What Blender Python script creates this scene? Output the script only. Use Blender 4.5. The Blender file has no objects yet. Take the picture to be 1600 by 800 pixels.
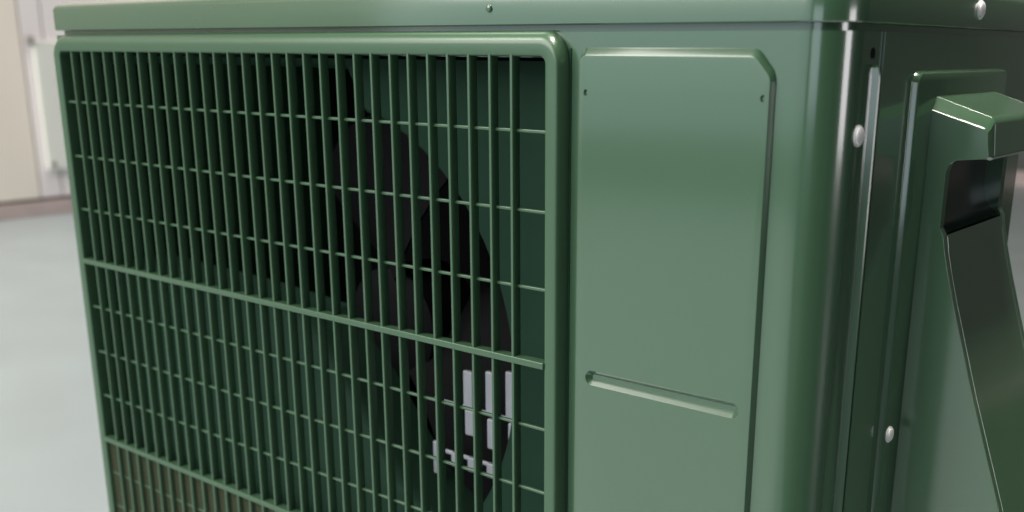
import bpy, bmesh, math, random
from mathutils import Vector, Matrix
random.seed(7)
scene = bpy.context.scene
COL = scene.collection

# ------------------------------------------------------------------ camera
cam_d = bpy.data.cameras.new('camera')
cam = bpy.data.objects.new('camera', cam_d); COL.objects.link(cam)
right = Vector((0.7833, 0.62161, 0.0055)).normalized()
up = Vector((-0.1813, 0.21998, 0.95851)); up = (up - right * up.dot(right)).normalized()
back = right.cross(up)
m = Matrix((right, up, back)).transposed().to_4x4()
m.translation = Vector((0.33976, -0.41999, 0.15869))
cam.matrix_world = m
cam_d.sensor_width = 36.0; cam_d.sensor_fit = 'HORIZONTAL'
cam_d.lens = 1683.91 / 1600 * 36.0
cam_d.shift_x = (800 - 866.5) / 1600
cam_d.shift_y = (578.6 - 400) / 1600
cam_d.clip_start = 0.01; cam_d.clip_end = 60
cam_d.dof.use_dof = True
cam_d.dof.focus_distance = 0.56
cam_d.dof.aperture_fstop = 8.0
scene.camera = cam

# ------------------------------------------------------------------ world and lamps
w = bpy.data.worlds.new('World'); scene.world = w; w.use_nodes = True
w.node_tree.nodes['Background'].inputs[0].default_value = (0.9, 1.0, 0.97, 1)
w.node_tree.nodes['Background'].inputs[1].default_value = 0.016
def area(name, loc, target, sx, sy, power, color):
    d = bpy.data.lights.new(name, 'AREA'); d.shape = 'RECTANGLE'
    d.size = sx; d.size_y = sy; d.energy = power; d.color = color
    o = bpy.data.objects.new(name, d); COL.objects.link(o)
    o.location = loc
    o.rotation_euler = (Vector(target) - Vector(loc)).to_track_quat('-Z', 'Y').to_euler()
    return o
area('ceiling_lamp', (-1.5, -2.7, 2.5), (-0.2, 0, 0), 4.0, 3.4, 258, (1.0, 0.97, 0.90))
area('front_window', (-1.15, -3.0, 0.75), (-0.15, 0, 0.1), 3.8, 1.8, 26, (0.78, 0.93, 1.0))
area('corner_fill', (1.40, -2.9, 0.32), (0.15, 0, 0.1), 1.1, 0.7, 6.0, (0.78, 0.93, 1.0))  # added area lamp, softens the reflections round the front-right corner
area('side_window', (2.6, 0.50, 0.18), (0.15, 0.02, 0.18), 0.72, 0.56, 9.0, (0.98, 0.95, 0.97))
ol = area('overhead_lamp', (0.13, 0.34, 1.5), (0.13, 0.34, 0), 0.26, 0.8, 4.6, (1.0, 0.95, 0.84))
ol.data.spread = math.radians(40)
area('tube_lamp', (-1.6, -1.05, 2.0), (-0.2, 0, 0.1), 0.34, 0.34, 9, (1.0, 0.96, 0.88))
area('wall_fill', (-2.2, 1.3, 2.1), (-2.9, 1.3, 0), 0.8, 1.6, 25, (1.0, 0.95, 0.90))  # added unseen lamp, brightens the left wall
scene.view_settings.view_transform = 'Standard'
scene.view_settings.look = 'None'
scene.view_settings.exposure = 0.0
scene.view_settings.gamma = 1.0
scene.view_settings.use_curve_mapping = False
scene.cycles.max_bounces = 8
scene.cycles.use_denoising = True

# ------------------------------------------------------------------ materials
def mat(name, base, rough=0.4, metal=0.0, var=0.08, scale=6.0, bump=0.0, bscale=400.0, coat=0.0, coat_rough=0.08, ior=1.5, rvar=0.05, wave=0.0):
    mt = bpy.data.materials.new(name); mt.use_nodes = True
    nt = mt.node_tree; N = nt.nodes; L = nt.links
    b = N['Principled BSDF']
    tc = N.new('ShaderNodeTexCoord')
    nz = N.new('ShaderNodeTexNoise'); nz.inputs['Scale'].default_value = scale; nz.inputs['Detail'].default_value = 5
    L.new(tc.outputs['Object'], nz.inputs['Vector'])
    rp = N.new('ShaderNodeValToRGB')
    lo = [c * (1 - var) for c in base]; hi = [min(1, c * (1 + var)) for c in base]
    rp.color_ramp.elements[0].color = (*lo, 1); rp.color_ramp.elements[0].position = 0.0
    rp.color_ramp.elements[1].color = (*hi, 1); rp.color_ramp.elements[1].position = 1.0
    rp.color_ramp.interpolation = 'EASE'
    L.new(nz.outputs['Fac'], rp.inputs['Fac']); L.new(rp.outputs['Color'], b.inputs['Base Color'])
    mr = N.new('ShaderNodeMapRange'); mr.inputs['To Min'].default_value = max(0.02, rough - rvar); mr.inputs['To Max'].default_value = rough + rvar
    L.new(nz.outputs['Fac'], mr.inputs['Value']); L.new(mr.outputs['Result'], b.inputs['Roughness'])
    b.inputs['Metallic'].default_value = metal
    b.inputs['IOR'].default_value = ior
    b.inputs['Coat Weight'].default_value = coat; b.inputs['Coat Roughness'].default_value = coat_rough; b.inputs['Coat IOR'].default_value = 1.6
    if bump:
        n2 = N.new('ShaderNodeTexNoise'); n2.inputs['Scale'].default_value = bscale; n2.inputs['Detail'].default_value = 3
        L.new(tc.outputs['Object'], n2.inputs['Vector'])
        bp = N.new('ShaderNodeBump'); bp.inputs['Strength'].default_value = bump; bp.inputs['Distance'].default_value = 0.001
        L.new(n2.outputs['Fac'], bp.inputs['Height']); L.new(bp.outputs['Normal'], b.inputs['Normal'])
        if wave:      # slight oil-canning of thin sheet metal
            n3 = N.new('ShaderNodeTexNoise'); n3.inputs['Scale'].default_value = 9; n3.inputs['Detail'].default_value = 1
            L.new(tc.outputs['Object'], n3.inputs['Vector'])
            b3 = N.new('ShaderNodeBump'); b3.inputs['Strength'].default_value = wave; b3.inputs['Distance'].default_value = 0.002
            L.new(n3.outputs['Fac'], b3.inputs['Height']); L.new(b3.outputs['Normal'], bp.inputs['Normal'])
    return mt
GREEN = mat('green_enamel', (0.048, 0.106, 0.058), 0.25, var=0.04, scale=3, bump=0.03, bscale=260, coat=1.0, coat_rough=0.12, rvar=0.012, wave=0.35)
GRILLE = mat('green_plastic', (0.049, 0.106, 0.058), 0.34, var=0.05, scale=5, bump=0.04, bscale=500, coat=0.2, coat_rough=0.2)
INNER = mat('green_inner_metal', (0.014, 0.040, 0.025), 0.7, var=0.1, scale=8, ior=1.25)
DARK = mat('dark_inside', (0.0045, 0.0040, 0.0056), 0.75, var=0.2, scale=9, ior=1.2)
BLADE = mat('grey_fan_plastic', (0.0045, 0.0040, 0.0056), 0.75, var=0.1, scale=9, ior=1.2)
ZINC = mat('zinc_screw', (0.80, 0.78, 0.80), 0.6, metal=0.2, var=0.06, scale=200)
STEEL = mat('pale_grey', (0.40, 0.41, 0.47), 0.45, metal=0.3, var=0.15, scale=40)
COPPER = mat('copper_pipe', (0.22, 0.1, 0.06), 0.4, metal=0.5, var=0.15, scale=30)
OLIVE = mat('olive_bounce_tint', (0.032, 0.038, 0.019), 0.7, var=0.2, scale=12, ior=1.3)  # olive stands in for warm light bounced from below
FLOOR = mat('pale_floor', (0.40, 0.455, 0.465), 0.34, var=0.09, scale=5, bump=0.05, bscale=30, rvar=0.12)
WALL = mat('cream_wall', (0.88, 0.80, 0.72), 0.6, var=0.04, scale=2.0, bump=0.05, bscale=40)
PINK = mat('pinkish_wall', (0.86, 0.80, 0.81), 0.6, var=0.05, scale=3.0, bump=0.05, bscale=40)
GREYW = mat('dimmed_wall', (0.40, 0.37, 0.34), 0.6, var=0.05, scale=3.0)  # unseen panels only; the grey dims their reflection in the lid
DARKF = mat('added_floor_dark', (0.035, 0.04, 0.04), 0.5, var=0.15, scale=4.0)  # for the added dark strip right of the unit
POCKET_SHADE = mat('pocket_shade_black', (0.010, 0.016, 0.013), 0.22, var=0.1, scale=20)  # near-black colour stands in for shade in the grip pocket
SKIRT = mat('dusty_skirting', (0.50, 0.40, 0.39), 0.6, var=0.15, scale=14.0)
SEAM = mat('brown_seam', (0.14, 0.10, 0.09), 0.7, var=0.2, scale=20)
BOXM = mat('offwhite_box', (0.82, 0.82, 0.77), 0.5, var=0.04, scale=3)
CLIP = mat('grey_clip', (0.30, 0.28, 0.26), 0.5, var=0.2, scale=60)
GAPM = mat('black_rubber', (0.008, 0.010, 0.009), 0.8, var=0.2, scale=30, ior=1.2)

# ------------------------------------------------------------------ helpers
def empty(name, loc, label=None, cat=None, group=None):
    o = bpy.data.objects.new(name, None); COL.objects.link(o); o.location = loc
    o.empty_display_size = 0.05
    if label: o['label'] = label
    if cat: o['category'] = cat
    if group: o['group'] = group
    return o
def obj(name, bm, material, parent=None, smooth=True, bevel=0.0, seg=2, angle=35):
    bmesh.ops.recalc_face_normals(bm, faces=bm.faces[:])
    me = bpy.data.meshes.new(name); bm.to_mesh(me); bm.free()
    me.materials.append(material)
    o = bpy.data.objects.new(name, me); COL.objects.link(o)
    if parent:
        o.parent = parent
        o.matrix_parent_inverse = Matrix.Identity(4)
        off = Vector((0, 0, 0)); p = parent
        while p: off += p.location; p = p.parent
        me.transform(Matrix.Translation(-off))
    if bevel:
        bv = o.modifiers.new('bevel', 'BEVEL'); bv.width = bevel; bv.segments = seg
        bv.limit_method = 'ANGLE'; bv.angle_limit = math.radians(30); bv.harden_normals = True
    if smooth:
        for f in me.polygons: f.use_smooth = True
        es = set()
        bm2 = bmesh.new(); bm2.from_mesh(me)
        for e in bm2.edges:
            if len(e.link_faces) == 2 and e.calc_face_angle(0) > math.radians(angle) and not bevel: e.smooth = False
        bm2.to_mesh(me); bm2.free()
    return o
def box(bm, x0, x1, y0, y1, z0, z1):
    v = [bm.verts.new(c) for c in ((x0,y0,z0),(x1,y0,z0),(x1,y1,z0),(x0,y1,z0),(x0,y0,z1),(x1,y0,z1),(x1,y1,z1),(x0,y1,z1))]
    for f in ((0,3,2,1),(4,5,6,7),(0,1,5,4),(1,2,6,5),(2,3,7,6),(3,0,4,7)): bm.faces.new([v[i] for i in f])
    return v
def loft(bm, rings, closed=True, caps=True):
    """rings: list of equal-length point lists; skin between consecutive ones"""
    R = [[bm.verts.new(p) for p in r] for r in rings]
    n = len(R[0])
    for a, b in zip(R, R[1:]):
        for i in range(n if closed else n - 1):
            j = (i + 1) % n
            bm.faces.new((a[i], a[j], b[j], b[i]))
    if caps and closed:
        bm.faces.new(R[0][::-1]); bm.faces.new(R[-1])
    return R
def arc(cx, cy, r, a0, a1, n):
    return [(cx + r * math.cos(a0 + (a1 - a0) * i / n), cy + r * math.sin(a0 + (a1 - a0) * i / n)) for i in range(n + 1)]
def cyl(bm, c, axis, r, h, n=16, dome=0.0, r2=None):
    """short cylinder standing on c along axis, with an optional domed end"""
    q = Vector(axis).normalized().to_track_quat('Z', 'Y').to_matrix()
    prof = [(r, 0), (r if r2 is None else r2, h)]
    if dome:
        rr = prof[-1][0]
        prof += [(rr * 0.85, h + dome * 0.55), (rr * 0.5, h + dome * 0.92), (rr * 0.15, h + dome)]
    rings = [[Vector(c) + q @ Vector((pr * math.cos(2*math.pi*k/n), pr * math.sin(2*math.pi*k/n), pz)) for k in range(n)] for pr, pz in prof]
    loft(bm, rings)

# ------------------------------------------------------------------ setting
FZ = -0.38            # floor level
WX = -3.225           # pale wall to the left, its face
YR = 0.276            # rear of the unit
bm = bmesh.new(); box(bm, -3.4, 0.40, -3.2, 4.4, FZ - 0.1, FZ)
fl = obj('floor', bm, FLOOR); fl['kind'] = 'structure'

bm = bmesh.new(); box(bm, 0.40, 2.4, -3.2, 4.4, FZ - 0.1, FZ)  # unseen dark strip, added to keep the side panel's reflections dark
fd = obj('added_dark_floor', bm, DARKF); fd['kind'] = 'structure'

wl = empty('wall', (WX, 1.3, FZ), 'pale cream and pinkish panelled wall standing on the grey floor', 'wall')
bm = bmesh.new(); box(bm, WX - 0.12, WX - 0.012, -3.2, 4.4, FZ, 2.4); obj('wall_core', bm, SEAM, wl)
edges = [0.0, 0.45, 0.90, 1.338]
for a, b in zip([-3.2, -2.4, -1.6, -0.8], [-2.4, -1.6, -0.8, 0.0]):
    bm = bmesh.new(); box(bm, WX - 0.012, WX, a + 0.003, b - 0.003, FZ + 0.058, 2.4); obj('wall_panel', bm, GREYW, wl, bevel=0.002)  # unseen panels, greyed to weaken the wall's reflection in the lid
for a, b in zip(edges, edges[1:]):
    bm = bmesh.new(); box(bm, WX - 0.012, WX, a + 0.003, b - 0.003, FZ + 0.058, 2.4); obj('wall_panel', bm, WALL, wl, bevel=0.002)
for a, b, mm in ((1.338, 1.412, PINK), (1.412, 1.95, PINK), (1.95, 2.55, WALL), (2.55, 3.15, WALL), (3.15, 3.75, WALL), (3.75, 4.4, WALL)):
    bm = bmesh.new(); box(bm, WX - 0.012, WX, a + 0.003, b - 0.003, FZ + 0.058, 2.4); obj('wall_panel', bm, mm, wl, bevel=0.002)
bm = bmesh.new(); box(bm, WX - 0.012, WX + 0.006, -3.2, 4.4, FZ, FZ + 0.047); obj('skirting', bm, SKIRT, wl, bevel=0.003)

bw = empty('wall', (0, 4.4, FZ), 'dim grey wall far behind the green unit, at the edge of the floor', 'wall')
bm = bmesh.new(); box(bm, WX + 0.01, 2.4, 4.4, 4.5, FZ, 2.4); obj('wall_core', bm, mat('dim_grey_wall', (0.09, 0.095, 0.09), 0.7), bw)
bm = bmesh.new(); box(bm, WX + 0.01, 2.4, 4.385, 4.4, FZ, FZ + 0.06); obj('skirting', bm, SKIRT, bw)
bx = empty('wall_box', (WX, 1.6, -0.235), 'off-white flat box fixed to the pale wall behind the green unit', 'box')
bm = bmesh.new(); box(bm, WX + 0.002, WX + 0.022, 1.364, 1.82, -0.232, 0.178); obj('cover', bm, BOXM, bx, bevel=0.006, seg=3)
bm = bmesh.new(); box(bm, WX + 0.004, WX + 0.030, 1.346, 1.364, 0.166, 0.192); obj('latch', bm, CLIP, bx, bevel=0.004)
bm = bmesh.new(); cyl(bm, (WX + 0.022, 1.380, -0.212), (1, 0, 0), 0.008, 0.006, 12); obj('screw', bm, CLIP, bx)

# ------------------------------------------------------------------ the unit
YB = 0.009            # plane of the painted front
XA, RC = 0.1269, 0.021
XS = XA + RC          # plane of the right-hand side
ZB, ZT = -0.345, 0.167
XL = -0.4755
U = empty('heat_pump_unit', (-0.16, 0.13, FZ), 'dark green outdoor heat pump with a barred fan grille and a side handle', 'heat pump')

# front panel: flat strip right of the grille, round corner, flange on the side; one sheet with thickness
def sheet(bm, path, z0, z1, th=0.0012):
    """vertical sheet along an open xy path (outer side on the right of travel), thickness inward"""
    n = len(path); inner = []
    for i, p in enumerate(path):
        a = Vector(path[max(0, i-1)]); b = Vector(path[min(n-1, i+1)])
        t = (b - a).normalized(); inner.append((p[0] - t.y * th, p[1] + t.x * th))
    ring = list(path) + inner[::-1]
    loft(bm, [[(x, y, z0) for x, y in ring], [(x, y, z1) for x, y in ring]])
CORNER = arc(XA, YB + RC, RC, -math.pi/2, 0, 14)
bm = bmesh.new()
path = [(0.004, YB), (0.06, YB)] + CORNER + [(XS, 0.0310)]
sheet(bm, path, ZB, ZT)
# side flange above and below the pressed groove, then the groove itself
GZ = 0.1535
sheet(bm, [(XS, 0.0310), (XS, 0.0500)], GZ, ZT)
BEAD = [(XS, 0.0310), (XS, 0.0398), (XS + 0.0004, 0.0405), (XS + 0.0032, 0.0416), (XS + 0.0036, 0.0422), (XS + 0.0032, 0.0428), (XS + 0.0004, 0.0444), (XS, 0.0500)]
TH = 0.0012
outer_ = [[(XS + (x - XS) * k, y, z) for x, y in BEAD] for z, k in ((ZB, 1.0), (GZ - 0.005, 1.0), (GZ - 0.0015, 0.8), (GZ, 0.0))]
loft(bm, [ring + [(XS - TH, 0.0500, ring[0][2]), (XS - TH, 0.0310, ring[0][2])] for ring in outer_])
# top strip and bottom strip round the grille opening
sheet(bm, [(XL, YB), (0.004, YB)], 0.158, ZT)
sheet(bm, [(XL, YB), (0.004, YB)], ZB, -0.242)
sheet(bm, [(XL, YB), (-0.462, YB)], -0.242, 0.158)
fp = obj('front_panel', bm, GREEN, U, angle=28)

# raised cover plate with cut corner, slot and notches
def rounded(pts, r, n=5):
    """rounds the corners of a closed polygon; r may be a list"""
    out = []; k = len(pts)
    for i, p in enumerate(pts):
        a = Vector(pts[i-1]); b = Vector(p); c = Vector(pts[(i+1) % k]); rr = r[i] if isinstance(r, (list, tuple)) else r
        u = (a - b).normalized(); v = (c - b).normalized()
        ang = u.angle(v); d = rr / math.tan(ang / 2)
        ctr = b + (u + v).normalized() * (rr / math.sin(ang / 2))
        s = b + u * d - ctr; e = b + v * d - ctr
        a0 = math.atan2(s.y, s.x); a1 = math.atan2(e.y, e.x)
        while a1 - a0 > math.pi: a1 -= 2*math.pi
        while a1 - a0 < -math.pi: a1 += 2*math.pi
        out += [(ctr.x + rr*math.cos(a0+(a1-a0)*t/n), ctr.y + rr*math.sin(a0+(a1-a0)*t/n)) for t in range(n+1)]
    return out
def offset(poly, d):
    """moves a closed counter-clockwise polygon outward by d"""
    out = []; k = len(poly)
    for i in range(k):
        a = Vector(poly[i-1]); b = Vector(poly[i]); c = Vector(poly[(i+1) % k])
        n1 = Vector(((b-a).y, -(b-a).x)).normalized(); n2 = Vector(((c-b).y, -(c-b).x)).normalized()
        nn = (n1 + n2)
        nn = nn / max(0.3, (1 + n1.dot(n2)))
        out.append((b.x + nn.x*d, b.y + nn.y*d))
    return out
PX0, PX1, PZ0, PZ1 = 0.0165, 0.1180, -0.30, 0.1562
base = rounded([(PX0, PZ0), (PX1, PZ0), (PX1, PZ1 - 0.0085), (PX1 - 0.0075, PZ1), (PX0, PZ1)], [0.004, 0.004, 0.006, 0.006, 0.004])
bm = bmesh.new()
def profile_rings(poly, prof):     # prof: (outward offset, y)
    return [[(a[0] + (b[0] - a[0]) * 0.52, y, a[1] + (b[1] - a[1]) * 1.15) for a, b in zip(poly, offset(poly, o))] for o, y in prof]
SL = rounded([(0.0230, 0.0015), (0.1120, 0.0015), (0.1120, -0.0063), (0.0230, -0.0063)][::-1], 0.0037)
SLOT_Y = YB - 0.0030
rings = profile_rings(base, [(0.0032, YB - 0.0001), (0.0026, YB - 0.0006), (0.0008, SLOT_Y + 0.0007), (0.0, SLOT_Y + 0.0001), (-0.0008, SLOT_Y)])
R = loft(bm, rings, caps=False)
# flat face with the slot and the two notches cut out, filled by triangulation
loops = [R[-1]]
def inner_loop(pts, y): return [bm.verts.new((x, y, z)) for x, z in pts]
def recess(poly, depth, slope):
    top = [(x, z) for x, z in poly]
    a = inner_loop(top, SLOT_Y)
    b = inner_loop(offset(poly, -slope), SLOT_Y + depth)
    n = len(a)
    for i in range(n):
        j = (i+1) % n; bm.faces.new((a[i], a[j], b[j], b[i]))
    bm.faces.new(b)
    return a
loops.append(recess(SL, 0.0029, 0.00265))
for nx, nz_ in ((0.0208, 0.1392), (0.1151, 0.1392)):
    loops.append(recess([(nx + 0.0013*math.cos(t*math.pi/5), nz_ + 0.0016*math.sin(t*math.pi/5)) for t in range(10)], 0.0012, 0.0006))
edges_ = []
for lp in loops:
    for i in range(len(lp)):
        e = bm.edges.get((lp[i], lp[(i+1) % len(lp)])) or bm.edges.new((lp[i], lp[(i+1) % len(lp)]))
        edges_.append(e)
bmesh.ops.triangle_fill(bm, edges=edges_, use_beauty=True)
obj('cover_plate', bm, GREEN, U, angle=25)

# side panel: standing a touch proud of the flange, rounded at the rear
bm = bmesh.new()
sheet(bm, [(XS + 0.0010, 0.0507), (XS + 0.0010, 0.15)] + [(x + 0.0010, y) for x, y in arc(XS - 0.005, YR - 0.005, 0.005, 0, math.pi/2, 8)] + [(XS - 0.06, YR)], ZB, ZT, 0.0014)
sp = obj('side_panel', bm, GREEN, U, angle=28)
# pressed field on the side panel behind the handle
field = rounded([(0.0875, -0.30), (0.2185, -0.30), (0.2185, 0.1490), (0.0875, 0.1490)], [0.004]*4)
bm = bmesh.new()
rr = []
for o, x in ((0.0014, XS + 0.0009), (0.0011, XS + 0.0012), (0.0004, XS + 0.0036), (0.0, XS + 0.0041), (-0.0008, XS + 0.0043)):
    rr.append([(x, y, z) for y, z in offset(field, o)])
R = loft(bm, rr, caps=False); bm.faces.new(R[-1])
obj('pressed_field', bm, GREEN, sp, angle=25)
# shadow joint between flange and side panel
bm = bmesh.new(); box(bm, XS - 0.004, XS - 0.0008, 0.0496, 0.0512, ZB + 0.002, ZT - 0.002); obj('panel_joint', bm, GAPM, U)
bm = bmesh.new(); cyl(bm, (XS - 0.0002, 0.0405, 0.1580), (1, 0, 0), 0.0024, 0.0004, 18); obj('screw_hole', bm, GAPM, fp)
def screw(y, z, x, parent, r=0.0046):
    bm = bmesh.new()
    cyl(bm, (x, y, z), (1, 0, 0), r * 1.12, 0.0005, 24)
    cyl(bm, (x + 0.0005, y, z), (1, 0, 0), r * 0.92, 0.0007, 24, dome=0.0006)
    return obj('screw', bm, ZINC, parent, angle=40)
screw(0.0322, 0.1238, XS, fp, 0.0042)
screw(0.0925, -0.0285, XS + 0.0043, sp, 0.0038)

# left and back sheets, base pan, feet
bm = bmesh.new()
sheet(bm, [(XS - 0.06, YR), (XL, YR), (XL, YB + 0.0012)], ZB, ZT); obj('back_panel', bm, GREEN, U, angle=28)
bm = bmesh.new(); box(bm, XL + 0.002, XS - 0.003, YB + 0.003, YR - 0.003, ZB, ZB + 0.012); obj('base_pan', bm, GREEN, U, bevel=0.002)
for fx in (-0.36, 0.03):
    for fy in (0.04, 0.21):
        bm = bmesh.new(); box(bm, fx - 0.03, fx + 0.03, fy - 0.02, fy + 0.02, FZ, ZB); obj('foot', bm, GAPM, U, bevel=0.004)

# ------------------------------------------------------------------ lid
LB, LT = 0.1703, 0.1905
def footprint(grow, r, yb=YB, xs=XS, xl=XL, yr=YR):
    """closed counter-clockwise outline of the cabinet in plan"""
    x0, x1, y0, y1 = xl - grow, xs + grow, yb - grow, yr + grow
    p = [(x, y) for x, y in arc(x0 + 0.004, y0 + 0.004, 0.004, math.pi, 1.5*math.pi, 5)]
    p += arc(x1 - r, y0 + r, r, -math.pi/2, 0, 14)
    p += arc(x1 - 0.006, y1 - 0.006, 0.006, 0, math.pi/2, 6)
    p += arc(x0 + 0.016, y1 - 0.016, 0.016, math.pi/2, math.pi, 6)
    return p
bm = bmesh.new()
rings = []
for g, z in ((-0.0012, LB), (0.0010, LB), (0.0015, LB + 0.0005), (0.0015, LT - 0.0058), (0.0012, LT - 0.0048), (0.0003, LT - 0.0032), (-0.0014, LT - 0.0016), (-0.0038, LT - 0.0004), (-0.0060, LT), (-0.02, LT + 0.0006)):
    rings.append([(x, y, z) for x, y in footprint(g, RC + g)])
R = loft(bm, rings, caps=False); bm.faces.new(R[-1])
# underside of the rim
lip = [[(x, y, z) for x, y in footprint(g, RC + g)] for g, z in ((-0.0012, LB), (-0.0012, LB + 0.006))]
loft(bm, lip, caps=False)
bmesh.ops.remove_doubles(bm, verts=bm.verts[:], dist=1e-6)
lid = obj('lid', bm, GREEN, U, angle=28)
# recessed flange seen in the gap under the lid
bm = bmesh.new()
loft(bm, [[(x, y, z) for x, y in footprint(-0.0030, RC - 0.003)] for z in (ZT - 0.012, LB + 0.006)])
obj('top_flange', bm, GREEN, U, angle=28)
screw(0.1700, 0.1795, XS + 0.0015, lid, 0.0043)
bm = bmesh.new()     # small pressed dimple at the lid's front with its rivet
cyl(bm, (-0.0415, YB - 0.0014, 0.1785), (0, -1, 0), 0.0020, 0.0003, 16, dome=0.0011); obj('rivet', bm, GREEN, lid)

# ------------------------------------------------------------------ fan grille
G = empty('fan_grille', (-0.2295, 0.0, -0.04)); G.parent = U; G.location = Vector((-0.2295, 0.0, -0.04)) - U.location
GX0, GX1, GZ0, GZ1 = -0.4590, 0.0, -0.236, 0.1555
def frame_ring(ox, oz, y):
    """rounded rectangle round the opening, moved out by ox at the sides and oz at top and bottom"""
    ri = 0.0035
    pts = []
    for cx, cz, a0 in ((GX1 - ri, GZ1 - ri, 0), (GX0 + ri, GZ1 - ri, math.pi/2), (GX0 + ri, GZ0 + ri, math.pi), (GX1 - ri, GZ0 + ri, 1.5*math.pi)):
        for i in range(9):
            a = a0 + math.pi/2 * i / 8
            pts.append((cx + (ri + ox) * math.cos(a), y, cz + (ri + oz) * math.sin(a)))
    return pts
prof = [(0.0004, 0.0004, 0.0130), (0.0, 0.0, 0.0016), (0.0003, 0.0003, 0.0007), (0.0012, 0.0011, 0.0002), (0.0024, 0.0022, 0.0), (0.0060, 0.0056, 0.0)]
for i in range(1, 11):
    a = math.pi/2 * i / 10
    prof.append((0.0060 + 0.0032 * math.sin(a) ** 0.5, 0.0056 + 0.0066 * math.sin(a), 0.0092 - 0.0092 * math.cos(a)))
prof.append((0.0093, 0.0124, 0.0105))
bm = bmesh.new(); loft(bm, [frame_ring(*q) for q in prof], caps=False); obj('grille_frame', bm, GRILLE, G, angle=40)
bm = bmesh.new(); box(bm, 0.0085, 0.0101, YB - 0.0005, YB + 0.0004, GZ0 - 0.004, GZ1 + 0.0040); obj('frame_gap_shade', bm, INNER, G, bevel=0.0003)  # dark strip put in for the shadow gap beside the frame

PITCH, NB = 0.01452, 30
ZC = (GZ0 + GZ1) / 2
def bar_mesh():
    bm = bmesh.new()
    t0, t1, d = 0.00125, 0.00045, 0.0064
    pr = [(-t1, d), (-t0, 0.0010), (-t0*0.55, 0.0002), (t0*0.55, 0.0002), (t0, 0.0010), (t1, d)]
    loft(bm, [[(x, y, z) for x, y in pr] for z in (GZ0 - 0.001, GZ1 + 0.001)])
    return bm
bar0 = obj('bar', bar_mesh(), GRILLE, G, angle=50)
base_loc = bar0.location.copy()
# the mesh sits at x=0 in world terms: shift each bar to its own place
for k in range(NB):
    o = bar0 if k == 0 else bar0.copy()
    if k: COL.objects.link(o); o.parent = G
    o.location = base_loc + Vector((-0.0212 - PITCH * k + random.uniform(-0.0003, 0.0003), random.uniform(0, 0.0004), 0))
ROWS = [(0.1196, 0), (0.0798, 0), (0.0397, 0), (0.0, 1), (-0.0367, 0), (-0.0734, 0), (-0.1101, 0), (-0.1468, 1), (-0.1765, 0), (-0.2063, 0)]
for z, bold in ROWS:
    bm = bmesh.new()
    if bold: box(bm, GX0 - 0.0002, GX1 + 0.0002, -0.0006, 0.0065, z - 0.0019, z + 0.0019)
    else: box(bm, GX0 - 0.0002, GX1 + 0.0002, 0.0032, 0.0054, z - 0.0009, z + 0.0009)
    obj('thick_rib' if bold else 'thin_rib', bm, GRILLE, G, bevel=0.0006)

# ------------------------------------------------------------------ inside: orifice plate, shroud, fan, pale tabs
PY = 0.030
def plate_with_hole(bm, x0, x1, z0, z1, ring, y):
    n = len(ring)
    outer = [bm.verts.new((x, y, z)) for x, z in ((x0, z0), (x1, z0), (x1, z1), (x0, z1))]
    inner = [bm.verts.new((x, y, z)) for x, z in ring]
    es = [bm.edges.new((outer[i], outer[(i+1) % 4])) for i in range(4)] + [bm.edges.new((inner[i], inner[(i+1) % n])) for i in range(n)]
    bmesh.ops.triangle_fill(bm, edges=es, use_beauty=True)
    prev = inner
    for dr, dy in ((-0.0015, 0.001), (-0.004, 0.004), (-0.005, 0.01), (-0.005, 0.045)):
        cur = [bm.verts.new((x, y + dy, z)) for x, z in offset(ring, dr)]
        for i in range(n): bm.faces.new((prev[i], prev[(i+1) % n], cur[(i+1) % n], cur[i]))
        prev = cur
FCX, FCZ, FR = -0.2000, -0.025, 0.1550
OPEN = arc(FCX, FCZ, FR, math.radians(-52), math.radians(76), 40) + [(-0.178, 0.1515), (-0.24, 0.1525), (-0.40, 0.1525), (-0.466, 0.1515), (-0.466, -0.010), (-0.32, -0.014), (-0.236, -0.020), (-0.20, -0.055), (-0.15, -0.115)]
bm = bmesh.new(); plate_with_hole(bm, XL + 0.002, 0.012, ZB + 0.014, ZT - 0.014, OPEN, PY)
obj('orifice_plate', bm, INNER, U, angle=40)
bm = bmesh.new(); box(bm, -0.46, -0.10, 0.0034, 0.0062, -0.236, -0.1478); obj('olive_bounce_sheet', bm, OLIVE, U)  # added sheet, coloured as the warm bounce light behind the lower bars
bm = bmesh.new(); box(bm, 0.0005, 0.0035, YB + 0.0014, PY - 0.001, GZ0 - 0.01, GZ1 + 0.006); obj('inner_wall', bm, INNER, U, bevel=0.0006)
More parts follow.
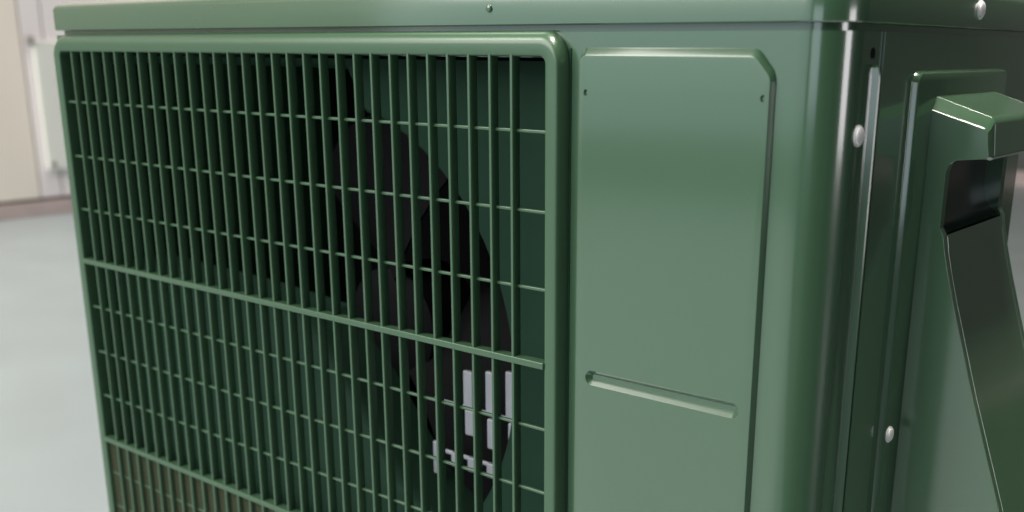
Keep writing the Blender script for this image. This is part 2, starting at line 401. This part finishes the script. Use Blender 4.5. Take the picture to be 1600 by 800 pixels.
# ridges pressed in the visible strip of the plate
for rx in (-0.0165, -0.0075):
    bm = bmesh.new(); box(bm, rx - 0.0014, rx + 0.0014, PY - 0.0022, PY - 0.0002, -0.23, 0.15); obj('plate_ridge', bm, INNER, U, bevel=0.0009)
bm = bmesh.new(); box(bm, XL + 0.004, 0.10, YR - 0.02, YR - 0.006, ZB + 0.014, ZT - 0.014); obj('coil', bm, DARK, U)
fan = empty('fan', (FCX, 0.10, FCZ)); fan.parent = U; fan.location = Vector((FCX, 0.10, FCZ)) - U.location
bm = bmesh.new(); cyl(bm, (FCX, 0.125, FCZ), (0, -1, 0), 0.040, 0.045, 40, dome=0.008); obj('hub', bm, BLADE, fan)
for k in range(3):
    a0 = math.radians(200 + 120 * k)
    bm = bmesh.new(); rings = []
    nr, na = 8, 12
    grid = []
    for i in range(nr + 1):
        t = i / nr; r = 0.036 + (FR - 0.012 - 0.036) * t
        row = []
        for j in range(na + 1):
            s = j / na
            ang = a0 + math.radians(10 + 28 * t) * (-1) + math.radians(78 + 8 * t) * s + 0.25 * t
            y = 0.072 + 0.05 * s - 0.006 * math.sin(math.pi * s)
            row.append((FCX + r * math.cos(ang), y, FCZ + r * math.sin(ang)))
        grid.append(row)
    top = [[bm.verts.new(p) for p in row] for row in grid]
    bot = [[bm.verts.new((p[0], p[1] + 0.0025, p[2])) for p in row] for row in grid]
    for i in range(nr):
        for j in range(na):
            bm.faces.new((top[i][j], top[i+1][j], top[i+1][j+1], top[i][j+1]))
            bm.faces.new((bot[i][j], bot[i][j+1], bot[i+1][j+1], bot[i+1][j]))
    for i in range(nr):
        bm.faces.new((top[i][0], bot[i][0], bot[i+1][0], top[i+1][0])); bm.faces.new((top[i][na], top[i+1][na], bot[i+1][na], bot[i][na]))
    for j in range(na):
        bm.faces.new((top[0][j], top[0][j+1], bot[0][j+1], bot[0][j])); bm.faces.new((top[nr][j], bot[nr][j], bot[nr][j+1], top[nr][j+1]))
    obj('blade', bm, BLADE, fan, angle=50)
bm = bmesh.new()
def tab(x0, x1, z0, z1): box(bm, x0, x1, 0.0565, 0.060, z0, z1)
tab(-0.1115, -0.1035, -0.060, -0.036); tab(-0.1105, -0.1030, -0.079, -0.062)
tab(-0.0925, -0.0850, -0.062, -0.033); tab(-0.0915, -0.0850, -0.084, -0.064)
tab(-0.0760, -0.0680, -0.060, -0.030); tab(-0.0740, -0.0690, -0.082, -0.063)
tab(-0.1400, -0.1345, -0.113, -0.090)
for tx in (-0.1235, -0.1090, -0.0925, -0.0765): tab(tx, tx + 0.006, -0.104, -0.094)
box(bm, -0.142, -0.062, 0.0605, 0.0625, -0.0985, -0.0955)
box(bm, -0.142, -0.062, 0.0605, 0.0625, -0.0640, -0.0610)
obj('pale_tabs', bm, STEEL, U, bevel=0.0017, seg=3)  # pale grey tabs and cross strips behind the grille

# ------------------------------------------------------------------ handle on the side
H = empty('side_handle', (XS, 0.155, 0.0)); H.parent = U; H.location = Vector((XS, 0.155, 0.0)) - U.location
def hprof(notch):
    """side profile (outward, up) of the handle; notch = how far in the grip pocket reaches"""
    p = [(0.0, 0.1400), (0.0030, 0.1388), (0.0312, 0.1296), (0.0327, 0.1275), (0.0342, 0.1110), (0.0325, 0.1097)]
    p += [(max(notch, 0.0) + 0.0045, 0.1092), (notch + 0.0012, 0.1072), (notch, 0.1030), (notch, 0.0762)]
    if notch < 0.01: p += [(0.0140, 0.0722), (0.0163, 0.0728)]
    else: p += [(0.0150, 0.0745), (0.0160, 0.0730)]
    p += [(0.0178, 0.0640), (0.0200, 0.0553), (0.0249, 0.0385), (0.0393, -0.0064), (0.0580, -0.0597), (0.070, -0.098), (0.066, -0.108), (0.0, -0.125)]
    return p
def hsolid(bm, notch, y0, y1):
    pr = hprof(notch)
    loft(bm, [[(XS + max(x, 0.0012), y, z) for x, z in pr] for y in (y0, y1)])
Y0H, Y1H = 0.1070, 0.2040
def hplate(bm, y0, y1):
    """end plate with a broad chamfer along the sloping top edge"""
    full = hprof(0.0140)
    low = [(0.0, 0.1335), (0.0030, 0.1325)] + [(0.0298, 0.1246), (0.0312, 0.1228), (0.0330, 0.1120), (0.0318, 0.1106)] + full[6:]
    d = y1 - y0
    s_ = 1 if d > 0 else -1
    rr = []
    for pr, y in ((low, y0), (low, y0 + 0.0006 * s_), (full, y0 + 0.0048 * s_), (full, y1)):
        rr.append([(XS + max(x, 0.0012), y, z) for x, z in pr])
    loft(bm, rr)
bm = bmesh.new(); hsolid(bm, 0.0030, Y0H + 0.0054, Y1H - 0.0054); obj('handle_body', bm, GREEN, H, bevel=0.0013, seg=3)
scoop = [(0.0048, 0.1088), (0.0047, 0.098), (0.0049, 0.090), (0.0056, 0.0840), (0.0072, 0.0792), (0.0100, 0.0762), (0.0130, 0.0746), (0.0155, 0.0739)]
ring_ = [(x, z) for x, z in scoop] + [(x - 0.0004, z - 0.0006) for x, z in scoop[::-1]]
bm = bmesh.new(); loft(bm, [[(XS + x, y, z) for x, z in ring_] for y in (Y0H + 0.0057, Y1H - 0.0057)]); obj('pocket_shade', bm, POCKET_SHADE, H, angle=50)  # black sheet in place of the shade inside the pocket
bm = bmesh.new(); hplate(bm, Y0H, Y0H + 0.0056); obj('end_plate', bm, GREEN, H, bevel=0.0011, seg=3)
bm = bmesh.new(); hplate(bm, Y1H, Y1H - 0.0056); obj('end_plate', bm, GREEN, H, bevel=0.0011, seg=3)
